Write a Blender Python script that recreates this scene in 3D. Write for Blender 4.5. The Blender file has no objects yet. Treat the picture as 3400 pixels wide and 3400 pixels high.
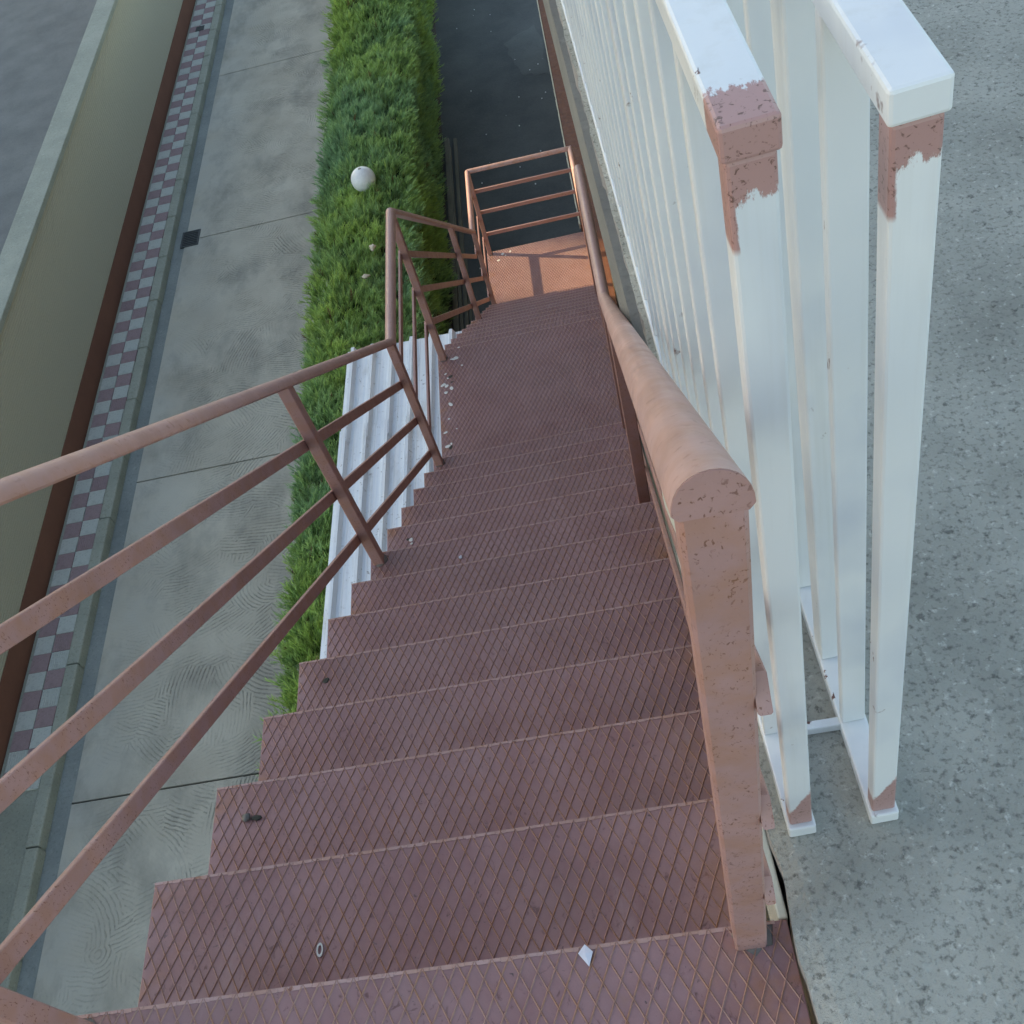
import bpy, bmesh, math, random
import numpy as np
from mathutils import Vector, Matrix, noise

# ---------------------------------------------------------------- camera, sky, sun, exposure
sc = bpy.context.scene
C = sc.collection
R = math.radians

cam_d = bpy.data.cameras.new('camera')
cam = bpy.data.objects.new('camera', cam_d)
C.objects.link(cam)
cam.location = (1.0389, -0.4333, 1.6064)
cam.rotation_euler = (R(37.516), R(11.937), R(-4.282))
cam_d.sensor_width = 36.0
cam_d.lens = 36.0 * 3383.1 / 3400.0
cam_d.shift_x = 0.0013
cam_d.shift_y = 0.0012
cam_d.clip_start = 0.05
cam_d.clip_end = 600.0
sc.camera = cam

SUN_EL, SUN_AZ = 21.0, -68.2          # azimuth from +Y towards +X
SUN_V = Vector((math.sin(R(SUN_AZ)) * math.cos(R(SUN_EL)), math.cos(R(SUN_AZ)) * math.cos(R(SUN_EL)), math.sin(R(SUN_EL))))
world = bpy.data.worlds.new('World')
sc.world = world
world.use_nodes = True
wn = world.node_tree
sky = wn.nodes.new('ShaderNodeTexSky')
sky.sky_type = 'NISHITA'
sky.sun_disc = False
sky.sun_elevation = R(SUN_EL)
sky.sun_rotation = R(SUN_AZ)
sky.altitude = 600
sky.air_density = 1.0
sky.dust_density = 1.8
sky.ozone_density = 1.0
bg = wn.nodes['Background']
bg.inputs[1].default_value = 0.15
wn.links.new(sky.outputs[0], bg.inputs[0])

sun_d = bpy.data.lights.new('sun', 'SUN')
sun_d.energy = 2.8
sun_d.angle = R(0.53)
sun_d.color = (1.0, 0.79, 0.52)
sun = bpy.data.objects.new('sun', sun_d)
C.objects.link(sun)
sun.rotation_euler = SUN_V.to_track_quat('Z', 'Y').to_euler()

vs = sc.view_settings
vs.view_transform = 'Standard'
vs.look = 'None'
vs.gamma = 1.0
vs.use_curve_mapping = False
vs.exposure = 1.6
vs.use_white_balance = True
vs.white_balance_temperature = 7900
vs.white_balance_tint = 6

sc.cycles.max_bounces = 4
sc.cycles.diffuse_bounces = 3
sc.cycles.use_adaptive_sampling = True
sc.cycles.adaptive_threshold = 0.02
sc.cycles.glossy_bounces = 2
sc.cycles.transmission_bounces = 2
sc.cycles.transparent_max_bounces = 4
sc.cycles.caustics_reflective = False
sc.cycles.caustics_refractive = False

# ---------------------------------------------------------------- measures (metres)
T, RS = 0.28, 0.2118                  # going and rise of the upper flight
T2, RS2 = 0.281, 0.2088               # lower flight
W = 1.13                              # tread width
L1Z = -13 * RS                        # middle landing level
L1Y = 12 * T                          # its near edge
L1E = 4.467                           # its far edge
L2Z = L1Z - 12 * RS2                  # lower landing level
L2Y = L1E + 11 * T2
L2E = 8.67
GZ = -7.0                             # ground level
rng = random.Random(7)
nrg = np.random.default_rng(11)

# ---------------------------------------------------------------- node helpers
def new_mat(name):
    m = bpy.data.materials.new(name)
    m.use_nodes = True
    return m, m.node_tree, m.node_tree.nodes['Principled BSDF']

class NG:
    """tiny node-graph helper"""
    def __init__(s, nt): s.nt = nt
    def n(s, t, **kw):
        nd = s.nt.nodes.new(t)
        for k, v in kw.items(): setattr(nd, k, v)
        return nd
    def set(s, sock, v):
        if hasattr(v, 'is_output') or isinstance(v, bpy.types.NodeSocket): s.nt.links.new(v, sock)
        else: sock.default_value = v
    def coord(s, kind='Object'): return s.n('ShaderNodeTexCoord').outputs[kind]
    def noise(s, vec, scale, detail=4.0, rough=0.55, dist=0.0):
        nd = s.n('ShaderNodeTexNoise')
        s.set(nd.inputs['Vector'], vec); nd.inputs['Scale'].default_value = scale
        nd.inputs['Detail'].default_value = detail; nd.inputs['Roughness'].default_value = rough
        nd.inputs['Distortion'].default_value = dist
        return nd.outputs['Fac']
    def ramp(s, fac, a, b, lo=0.0, hi=1.0):
        nd = s.n('ShaderNodeMapRange'); nd.clamp = True
        s.set(nd.inputs[0], fac)
        nd.inputs[1].default_value = a; nd.inputs[2].default_value = b
        nd.inputs[3].default_value = lo; nd.inputs[4].default_value = hi
        return nd.outputs[0]
    def mix(s, fac, a, b, mode='MIX'):
        nd = s.n('ShaderNodeMix', data_type='RGBA', blend_type=mode)
        s.set(nd.inputs[0], fac)
        for sock, v in ((nd.inputs[6], a), (nd.inputs[7], b)):
            if isinstance(v, tuple) and len(v) == 3: v = (*v, 1.0)
            s.set(sock, v)
        return nd.outputs[2]
    def math(s, op, a, b=0.0, c=0.0):
        nd = s.n('ShaderNodeMath', operation=op)
        s.set(nd.inputs[0], a); s.set(nd.inputs[1], b); s.set(nd.inputs[2], c)
        return nd.outputs[0]
    def vmath(s, op, a, b=(0, 0, 0)):
        nd = s.n('ShaderNodeVectorMath', operation=op)
        s.set(nd.inputs[0], a); s.set(nd.inputs[1], b)
        return nd.outputs['Value'] if op in ('LENGTH', 'DOT_PRODUCT', 'DISTANCE') else nd.outputs['Vector']
    def scale(s, vec, sc3):
        return s.vmath('MULTIPLY', vec, sc3)
    def sep(s, vec):
        nd = s.n('ShaderNodeSeparateXYZ'); s.set(nd.inputs[0], vec); return nd.outputs
    def bump(s, h, strength=0.3, dist=0.01, normal=None):
        nd = s.n('ShaderNodeBump'); s.set(nd.inputs['Height'], h)
        nd.inputs['Strength'].default_value = strength; nd.inputs['Distance'].default_value = dist
        if normal is not None: s.set(nd.inputs['Normal'], normal)
        return nd.outputs[0]
    def rnd_vec(s, vec):
        r = s.n('ShaderNodeObjectInfo').outputs['Random']
        cm = s.n('ShaderNodeCombineXYZ')
        for i, k in enumerate((37.0, 91.0, 53.0)): s.set(cm.inputs[i], s.math('MULTIPLY', r, k))
        return s.vmath('ADD', vec, cm.outputs[0])

def paint(name, base, rough=0.42, fleck=(0.20, 0.07, 0.035), fleck_amt=1.0, rust=(0.36, 0.15, 0.04), rust_amt=1.0, fleck_scale=60.0):
    """old brush-painted steel: cloudy colour, small rusty flecks, ochre rust patches"""
    m, nt, p = new_mat(name); g = NG(nt)
    v = g.rnd_vec(g.coord())
    cloud = g.noise(v, 7.0, 5.0)
    col = g.mix(g.ramp(cloud, 0.3, 0.7), tuple(c * 0.90 for c in base), tuple(min(1, c * 1.08) for c in base))
    fn = g.noise(g.scale(v, (1.0, 1.0, 0.6)), fleck_scale, 3.0, 0.55, 0.8)
    fmask = g.noise(v, 14.0, 2.0)
    fl = g.math('MULTIPLY', g.ramp(fn, 0.60, 0.66), g.ramp(fmask, 0.34, 0.5, 0.0, fleck_amt))
    col = g.mix(fl, col, fleck)
    rn = g.noise(v, 5.0, 6.0, 0.65, 0.4)
    rm = g.ramp(rn, 0.66, 0.78, 0.0, 0.75 * rust_amt)
    col = g.mix(rm, col, rust)
    geo = g.n('ShaderNodeNewGeometry')
    edge = g.math('MULTIPLY', g.ramp(geo.outputs['Pointiness'], 0.535, 0.60, 0.0, 0.8 * rust_amt), g.ramp(g.noise(v, 22.0, 3.0), 0.4, 0.65))
    col = g.mix(edge, col, rust)
    g.set(p.inputs['Base Color'], col)
    g.set(p.inputs['Roughness'], g.ramp(g.noise(v, 18.0, 3.0), 0.3, 0.7, rough - 0.06, rough + 0.14))
    h = g.math('ADD', g.noise(v, 160.0, 2.0), g.math('MULTIPLY', fl, -1.4))
    g.set(p.inputs['Normal'], g.bump(h, 0.18, 0.002))
    return m

M = {}
M['rail'] = paint('rail_paint', (0.395, 0.230, 0.212), rough=0.45, rust_amt=0.35, fleck_amt=0.85, fleck_scale=250.0, fleck=(0.15, 0.06, 0.04))
M['handrail'] = paint('skylit_handrail_paint', (0.50, 0.318, 0.282), rough=0.38, rust_amt=0.5, fleck_amt=0.3)  # same paint as the posts, lightened for sky light on the dome
M['ridge'] = paint('ridge_paint', (0.33, 0.19, 0.16), rough=0.42, rust_amt=0.45, fleck_amt=0.3)
M['rail_left'] = paint('left_handrail_paint', (0.45, 0.265, 0.235), rough=0.4, rust_amt=0.6, fleck_amt=0.3)
M['nose'] = paint('lit_nosing_paint', (0.43, 0.275, 0.255), rough=0.4, rust_amt=0.6, fleck_amt=0.8)  # paler than the treads to carry the highlight along the nosing
M['brown'] = paint('brown_beam_paint', (0.13, 0.048, 0.032), rough=0.65, rust_amt=0.3, fleck=(0.06, 0.03, 0.02))
M['pinkdark'] = paint('dark_primer', (0.22, 0.12, 0.10), rough=0.6)

def tread_mat():
    m, nt, p = new_mat('tread_paint'); g = NG(nt)
    o = g.coord(); v = g.rnd_vec(o)
    base = (0.290, 0.142, 0.140)
    cl = g.noise(v, 6.0, 5.0, 0.6)
    col = g.mix(g.ramp(cl, 0.32, 0.68), tuple(c * 0.84 for c in base), (0.315, 0.182, 0.184))
    # oxide-red blotches and black specks
    fn = g.noise(g.scale(v, (1.0, 0.7, 1.0)), 52.0, 5.0, 0.62, 1.4)
    col = g.mix(g.ramp(fn, 0.60, 0.70, 0.0, 0.75), col, (0.105, 0.035, 0.032))
    f2 = g.noise(v, 95.0, 3.0, 0.6, 0.6)
    col = g.mix(g.ramp(f2, 0.68, 0.74, 0.0, 0.8), col, (0.035, 0.022, 0.022))
    # pale scuffs
    sf = g.noise(g.scale(v, (1.0, 0.35, 1.0)), 11.0, 6.0, 0.7)
    col = g.mix(g.ramp(sf, 0.60, 0.78, 0.0, 0.35), col, (0.47, 0.36, 0.37))
    # grey dust film
    dn = g.noise(v, 2.2, 5.0, 0.65)
    col = g.mix(g.ramp(dn, 0.45, 0.75, 0.0, 0.28), col, (0.19, 0.15, 0.135))
    # rust creeping in from the plate's side edges
    x = g.sep(o)[0]
    ed = g.math('MULTIPLY', g.math('MAXIMUM', g.ramp(x, 0.0, 0.10, 1.0, 0.0), g.ramp(x, W - 0.14, W, 0.0, 1.0)), g.ramp(g.noise(v, 9.0, 5.0, 0.65), 0.47, 0.66))
    col = g.mix(g.math('MULTIPLY', ed, 0.75), col, (0.33, 0.13, 0.035))
    sp = g.noise(v, 3.6, 5.0, 0.6)
    col = g.mix(g.ramp(sp, 0.70, 0.78, 0.0, 0.6), col, (0.26, 0.13, 0.04))
    g.set(p.inputs['Base Color'], col)
    g.set(p.inputs['Roughness'], g.ramp(cl, 0.3, 0.7, 0.40, 0.56))
    h = g.math('ADD', g.noise(v, 120.0, 3.0), g.math('MULTIPLY', g.ramp(fn, 0.60, 0.70), -0.8))
    g.set(p.inputs['Normal'], g.bump(h, 0.20, 0.002))
    return m
M['tread'] = tread_mat()

def white_paint(name, pink=None):
    m, nt, p = new_mat(name); g = NG(nt)
    o = g.coord(); v = g.rnd_vec(o)
    big = g.noise(v, 2.6, 3.0)
    col = g.mix(g.ramp(big, 0.35, 0.65), (0.66, 0.70, 0.72), (0.75, 0.77, 0.77))
    cb = g.noise(g.scale(v, (1.0, 1.0, 0.55)), 6.5, 3.0, 0.55)
    col = g.mix(g.ramp(cb, 0.50, 0.72, 0.0, 0.65), col, (0.50, 0.545, 0.62))
    gr = g.noise(g.scale(v, (30.0, 30.0, 1.3)), 1.0, 4.0, 0.65)
    col = g.mix(g.ramp(gr, 0.55, 0.75, 0.0, 0.22), col, (0.45, 0.43, 0.36))
    # thin grey scratches along the length and rust bleeding
    st = g.noise(g.scale(v, (90.0, 90.0, 5.0)), 1.0, 3.0, 0.6)
    stm = g.math('MULTIPLY', g.ramp(st, 0.70, 0.78), g.ramp(g.noise(v, 5.0, 2.0), 0.55, 0.7, 0.0, 0.5))
    col = g.mix(stm, col, (0.42, 0.42, 0.40))
    sp = g.noise(v, 42.0, 4.0, 0.6)
    spm = g.math('MULTIPLY', g.ramp(sp, 0.72, 0.75), g.ramp(g.noise(v, 4.0, 2.0), 0.62, 0.68))
    col = g.mix(spm, col, (0.13, 0.055, 0.04))
    geo = g.n('ShaderNodeNewGeometry')
    edge = g.math('MULTIPLY', g.ramp(geo.outputs['Pointiness'], 0.53, 0.58), g.ramp(g.noise(v, 11.0, 5.0, 0.7), 0.66, 0.70))
    col = g.mix(edge, col, (0.16, 0.075, 0.06))
    ex = g.math('ABSOLUTE', g.sep(o)[0])
    ch = g.math('MULTIPLY', g.ramp(ex, 0.0150, 0.0158), g.ramp(g.noise(g.scale(v, (1.0, 1.0, 0.35)), 38.0, 5.0, 0.7), 0.645, 0.66))
    ch = g.math('MULTIPLY', ch, g.ramp(g.noise(v, 2.3, 2.0), 0.50, 0.56))
    col = g.mix(ch, col, (0.14, 0.06, 0.05))
    if pink:
        s3 = g.sep(o)
        nz = g.math('MULTIPLY', g.math('SUBTRACT', g.noise(g.scale(o, (1.6, 0.7, 0.7)), 70.0, 6.0, 0.75), 0.5), 0.05)
        if pink == 'top':       # last centimetres of the top rail
            msk = g.ramp(g.math('ADD', s3[1], nz), 0.118 + 0.030, 0.118 + 0.034, 1.0, 0.0)
        else:                   # head and foot of the end post, with ragged slanting edges
            up = g.ramp(g.math('ADD', s3[2], g.math('ADD', nz, g.math('MULTIPLY', s3[0], -0.10))), 1.160, 1.164, 0.0, 1.0)
            dn_ = g.ramp(g.math('ADD', g.math('MULTIPLY', s3[0], -2.2), g.math('ADD', s3[2], nz)), 0.112, 0.122, 1.0, 0.0)
            run = g.math('MULTIPLY', g.ramp(g.math('ADD', s3[0], g.math('MULTIPLY', nz, 0.12)), -0.0125, -0.0115, 1.0, 0.0), g.ramp(s3[2], 1.118, 1.124, 0.0, 1.0))
            msk = g.math('MAXIMUM', g.math('MAXIMUM', up, dn_), run)
        pk = g.mix(g.ramp(g.noise(o, 260.0, 3.0, 0.6, 0.6), 0.58, 0.68), (0.42, 0.245, 0.225), (0.15, 0.075, 0.06))
        col = g.mix(msk, col, pk)
    g.set(p.inputs['Base Color'], col)
    g.set(p.inputs['Roughness'], 0.34)
    h = g.math('ADD', g.noise(v, 9.0, 3.0), g.math('MULTIPLY', g.noise(v, 70.0, 2.0), 0.15))
    g.set(p.inputs['Normal'], g.bump(h, 0.25, 0.006))
    return m
M['white'] = white_paint('white_paint')
M['white_top'] = white_paint('white_paint_pink_end', 'top')
M['white_post'] = white_paint('white_paint_pink_foot', 'post')

def roof_mat():
    m, nt, p = new_mat('white_roof_sheet'); g = NG(nt)
    o = g.coord()
    st = g.noise(g.scale(o, (26.0, 0.5, 1.0)), 1.0, 4.0, 0.6)
    col = g.mix(g.ramp(st, 0.35, 0.65), (0.66, 0.70, 0.74), (0.82, 0.83, 0.82))
    d = g.noise(o, 34.0, 4.0, 0.7)
    dm = g.math('MULTIPLY', g.ramp(d, 0.60, 0.68, 0.0, 0.85), g.ramp(g.noise(o, 3.0, 3.0), 0.36, 0.58))
    col = g.mix(dm, col, (0.25, 0.22, 0.19))
    d2 = g.noise(g.scale(o, (1.0, 0.25, 1.0)), 9.0, 5.0, 0.65)
    col = g.mix(g.ramp(d2, 0.52, 0.74, 0.0, 0.6), col, (0.46, 0.43, 0.38))
    d3 = g.noise(g.scale(o, (3.0, 0.8, 1.0)), 2.0, 4.0, 0.6)
    col = g.mix(g.ramp(d3, 0.5, 0.7, 0.0, 0.35), col, (0.48, 0.52, 0.58))
    g.set(p.inputs['Base Color'], col)
    p.inputs['Roughness'].default_value = 0.42
    g.set(p.inputs['Normal'], g.bump(g.noise(o, 5.0, 2.0), 0.25, 0.01))
    return m
M['roof'] = roof_mat()

def concrete(name, a, b, speck=0.5, lich=0.0, rough=0.9, bump=0.5, scale=1.0):
    m, nt, p = new_mat(name); g = NG(nt)
    o = g.coord()
    n1 = g.noise(o, 1.4 * scale, 6.0, 0.62)
    col = g.mix(g.ramp(n1, 0.32, 0.68), a, b)
    n2 = g.noise(o, 38.0 * scale, 4.0, 0.65)
    col = g.mix(g.ramp(n2, 0.52, 0.72, 0.0, speck), col, tuple(c * 0.45 for c in a))
    n4 = g.noise(o, 24.0 * scale, 5.0, 0.7)
    col = g.mix(g.ramp(n4, 0.58, 0.72, 0.0, speck * 0.8), col, tuple(min(0.8, c * 1.6) for c in b))
    if lich:
        n3 = g.noise(o, 13.0 * scale, 6.0, 0.7)
        col = g.mix(g.ramp(n3, 0.60, 0.66, 0.0, lich), col, (0.025, 0.03, 0.03))
        vo = g.n('ShaderNodeTexVoronoi'); g.set(vo.inputs['Vector'], o); vo.inputs['Scale'].default_value = 19.0
        col = g.mix(g.math('MULTIPLY', g.ramp(vo.outputs['Distance'], 0.10, 0.16, 0.7, 0.0), g.ramp(g.noise(o, 7.0, 2.0), 0.56, 0.6)), col, (0.48, 0.50, 0.46))
    g.set(p.inputs['Base Color'], col)
    p.inputs['Roughness'].default_value = rough
    h = g.math('ADD', g.noise(o, 60.0 * scale, 6.0, 0.7), g.math('MULTIPLY', n4, 1.5))
    g.set(p.inputs['Normal'], g.bump(h, bump, 0.006))
    return m
M['slab'] = concrete('weathered_slab', (0.31, 0.31, 0.275), (0.52, 0.515, 0.46), 0.95, 0.55, bump=1.0, scale=2.4)
M['slab_edge'] = concrete('slab_edge_concrete', (0.26, 0.25, 0.245), (0.36, 0.345, 0.33), 0.45, 0.0)
M['kerb'] = concrete('kerb_concrete', (0.30, 0.31, 0.25), (0.42, 0.42, 0.34), 0.45)
M['gutter'] = concrete('gutter_concrete', (0.22, 0.235, 0.22), (0.32, 0.335, 0.31), 0.4)
M['asphalt'] = concrete('dark_asphalt', (0.065, 0.072, 0.072), (0.105, 0.112, 0.108), 0.35)
M['patch'] = concrete('paler_patch', (0.085, 0.093, 0.09), (0.125, 0.133, 0.126), 0.3)
M['earth'] = concrete('bare_earth', (0.075, 0.062, 0.05), (0.11, 0.09, 0.07), 0.5)
M['ground'] = concrete('ground_concrete', (0.17, 0.17, 0.16), (0.24, 0.24, 0.22), 0.3)
M['cream'] = concrete('cream_render', (0.52, 0.50, 0.40), (0.62, 0.60, 0.50), 0.12, bump=0.2)
M['stained'] = concrete('stained_wall', (0.10, 0.085, 0.07), (0.22, 0.19, 0.16), 0.5)
M['wood'] = concrete('grey_timber', (0.12, 0.115, 0.09), (0.19, 0.18, 0.14), 0.3)
M['plinth'] = concrete('brown_plinth_paint', (0.20, 0.080, 0.050), (0.24, 0.10, 0.062), 0.15, bump=0.2)
M['tile_white'] = concrete('pale_tile', (0.50, 0.51, 0.46), (0.64, 0.65, 0.59), 0.45)
M['tile_red'] = concrete('red_tile', (0.33, 0.225, 0.23), (0.43, 0.30, 0.295), 0.45)
M['iron'] = concrete('cast_iron', (0.05, 0.055, 0.055), (0.08, 0.085, 0.085), 0.3, rough=0.6)
M['facade'] = concrete('blocker_facade', (0.42, 0.38, 0.31), (0.50, 0.46, 0.38), 0.1)

def beige_mat():
    m, nt, p = new_mat('beige_ribbed_render'); g = NG(nt)
    o = g.coord()
    w = g.n('ShaderNodeTexWave'); w.bands_direction = 'Z'; g.set(w.inputs['Vector'], o)
    w.inputs['Scale'].default_value = 9.0; w.inputs['Distortion'].default_value = 1.5; w.inputs['Detail'].default_value = 3.0; w.inputs['Detail Scale'].default_value = 6.0
    n1 = g.noise(o, 60.0, 4.0, 0.7)
    col = g.mix(g.ramp(n1, 0.3, 0.7), (0.42, 0.38, 0.27), (0.55, 0.50, 0.375))
    col = g.mix(g.ramp(w.outputs['Fac'], 0.2, 0.8, 0.0, 0.25), col, (0.64, 0.60, 0.48))
    g.set(p.inputs['Base Color'], col); p.inputs['Roughness'].default_value = 0.95
    g.set(p.inputs['Normal'], g.bump(g.math('ADD', n1, w.outputs['Fac']), 0.5, 0.01))
    return m
M['beige'] = beige_mat()

def road_mat():
    """concrete raked in overlapping fan strokes: arcs inside Voronoi cells"""
    m, nt, p = new_mat('raked_road_concrete'); g = NG(nt)
    o = g.coord()
    wob = g.n('ShaderNodeTexNoise'); g.set(wob.inputs['Vector'], o); wob.inputs['Scale'].default_value = 2.2; wob.inputs['Detail'].default_value = 2.0
    ow = g.vmath('ADD', o, g.scale(g.vmath('SUBTRACT', wob.outputs['Color'], (0.5, 0.5, 0.5)), (0.07, 0.07, 0.0)))
    wb2 = g.n('ShaderNodeTexNoise'); g.set(wb2.inputs['Vector'], o); wb2.inputs['Scale'].default_value = 14.0; wb2.inputs['Detail'].default_value = 2.0
    ow = g.vmath('ADD', ow, g.scale(g.vmath('SUBTRACT', wb2.outputs['Color'], (0.5, 0.5, 0.5)), (0.018, 0.018, 0.0)))
    def fans(scale, pitch, off, rad):
        vo = g.n('ShaderNodeTexVoronoi'); vo.voronoi_dimensions = '2D'
        g.set(vo.inputs['Vector'], g.vmath('ADD', ow, off)); vo.inputs['Scale'].default_value = scale
        vo.inputs['Randomness'].default_value = 0.9
        c = vo.outputs['Position']
        off_v = g.scale(g.vmath('SUBTRACT', vo.outputs['Color'], (0.5, 0.15, 0.5)), (rad, rad * 1.6, 0.0))
        d = g.vmath('LENGTH', g.scale(g.vmath('SUBTRACT', g.vmath('ADD', ow, off), g.vmath('ADD', c, off_v)), (1, 1, 0)))
        wv = g.math('SINE', g.math('MULTIPLY', d, 2 * math.pi / pitch))
        return wv, vo
    w1, v1 = fans(1.5, 0.044, (0.3, 0.7, 0.0), 3.4)
    w2, v2 = fans(2.1, 0.040, (5.3, 2.7, 0.0), 2.6)
    pick = g.ramp(g.noise(ow, 1.7, 2.0), 0.49, 0.53)
    mixn = g.n('ShaderNodeMix', data_type='FLOAT'); g.set(mixn.inputs[0], pick); g.set(mixn.inputs[2], w1); g.set(mixn.inputs[3], w2)
    wv = mixn.outputs[0]
    x = g.sep(o)[0]
    # strokes fade near the gutter, where the surface is floated smooth
    fade = g.math('MULTIPLY', g.ramp(x, -4.75, -4.1, 0.1, 1.0), g.ramp(g.noise(o, 1.6, 3.0), 0.40, 0.56, 0.12, 1.0))
    groove = g.math('MULTIPLY', g.ramp(wv, -0.95, -0.25, 1.0, 0.0), fade)
    brk = g.ramp(g.noise(o, 22.0, 4.0, 0.7), 0.38, 0.58, 0.12, 1.0)
    groove = g.math('MULTIPLY', groove, brk)
    n1 = g.noise(o, 0.85, 6.0, 0.6)
    col = g.mix(g.ramp(n1, 0.34, 0.66), (0.49, 0.425, 0.325), (0.62, 0.555, 0.44))
    pale = g.math('MULTIPLY', g.ramp(x, -4.9, -4.05, 1.0, 0.0), g.ramp(g.noise(o, 1.2, 4.0), 0.3, 0.6))
    col = g.mix(g.math('MULTIPLY', pale, 0.6), col, (0.54, 0.53, 0.48))
    dk = g.noise(g.scale(o, (1.0, 0.6, 1.0)), 1.9, 5.0, 0.65)
    col = g.mix(g.ramp(dk, 0.48, 0.70, 0.0, 0.6), col, (0.27, 0.245, 0.20))
    # brownish strip of leaf dust along the hedge foot
    db = g.math('MULTIPLY', g.ramp(x, -2.65, -2.2, 0.0, 1.0), g.ramp(g.noise(o, 2.5, 4.0), 0.25, 0.6))
    col = g.mix(g.math('MULTIPLY', db, 0.55), col, (0.20, 0.17, 0.14))
    sp = g.noise(o, 70.0, 4.0, 0.7)
    col = g.mix(g.ramp(sp, 0.56, 0.74, 0.0, 0.35), col, (0.52, 0.51, 0.46))
    col = g.mix(g.math('MULTIPLY', groove, 0.40), col, (0.14, 0.135, 0.115))
    g.set(p.inputs['Base Color'], col)
    p.inputs['Roughness'].default_value = 0.92
    h = g.math('ADD', g.math('MULTIPLY', groove, -1.0), g.math('MULTIPLY', g.noise(o, 55.0, 4.0, 0.7), 0.5))
    g.set(p.inputs['Normal'], g.bump(h, 0.9, 0.012))
    return m
M['road'] = road_mat()

def leaf_mat():
    m, nt, p = new_mat('cypress_foliage'); g = NG(nt)
    a = g.n('ShaderNodeAttribute', attribute_name='Col')
    g.set(p.inputs['Base Color'], a.outputs['Color'])
    p.inputs['Roughness'].default_value = 0.6
    tr = g.n('ShaderNodeBsdfTranslucent'); g.set(tr.inputs['Color'], a.outputs['Color'])
    mx = g.n('ShaderNodeMixShader'); mx.inputs[0].default_value = 0.50
    nt.links.new(p.outputs[0], mx.inputs[1]); nt.links.new(tr.outputs[0], mx.inputs[2])
    nt.links.new(mx.outputs[0], nt.nodes['Material Output'].inputs[0])
    return m
M['leaf'] = leaf_mat()

def flat_mat(name, col, rough=0.6, **kw):
    m, nt, p = new_mat(name); g = NG(nt)
    o = g.coord()
    c = g.mix(g.noise(o, 45.0, 3.0), tuple(x * 0.82 for x in col), tuple(min(1, x * 1.1) for x in col))
    g.set(p.inputs['Base Color'], c)
    p.inputs['Roughness'].default_value = rough
    for k, v in kw.items(): p.inputs[k].default_value = v
    return m
M['globe'] = flat_mat('opal_globe', (0.84, 0.84, 0.82), 0.3)
M['globe_cap'] = flat_mat('grey_cap', (0.36, 0.34, 0.30), 0.6)
M['bark'] = flat_mat('bark', (0.07, 0.05, 0.035), 0.9)
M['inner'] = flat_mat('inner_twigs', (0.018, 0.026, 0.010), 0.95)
M['dropping'] = flat_mat('bird_dropping', (0.70, 0.70, 0.68), 0.8)
M['dropping_dark'] = flat_mat('dark_dropping', (0.05, 0.05, 0.04), 0.9)
M['paper'] = flat_mat('paper', (0.55, 0.57, 0.66), 0.5)
M['plastic'] = flat_mat('clear_plastic', (0.55, 0.57, 0.55), 0.15)
M['stone'] = flat_mat('dark_stone', (0.10, 0.10, 0.095), 0.35)
M['tan'] = flat_mat('dry_paper', (0.66, 0.55, 0.42), 0.7)
M['fascia'] = flat_mat('pale_fascia', (0.60, 0.63, 0.55), 0.5)
M['black'] = flat_mat('dark_void', (0.02, 0.02, 0.02), 0.9)
M['weld'] = flat_mat('dirty_weld', (0.16, 0.14, 0.125), 0.85)
M['glass'] = flat_mat('window_glass', (0.05, 0.06, 0.07), 0.1)

# ---------------------------------------------------------------- mesh helpers
def link(o, parent=None):
    C.objects.link(o)
    if parent is not None: o.parent = parent
    return o

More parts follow.
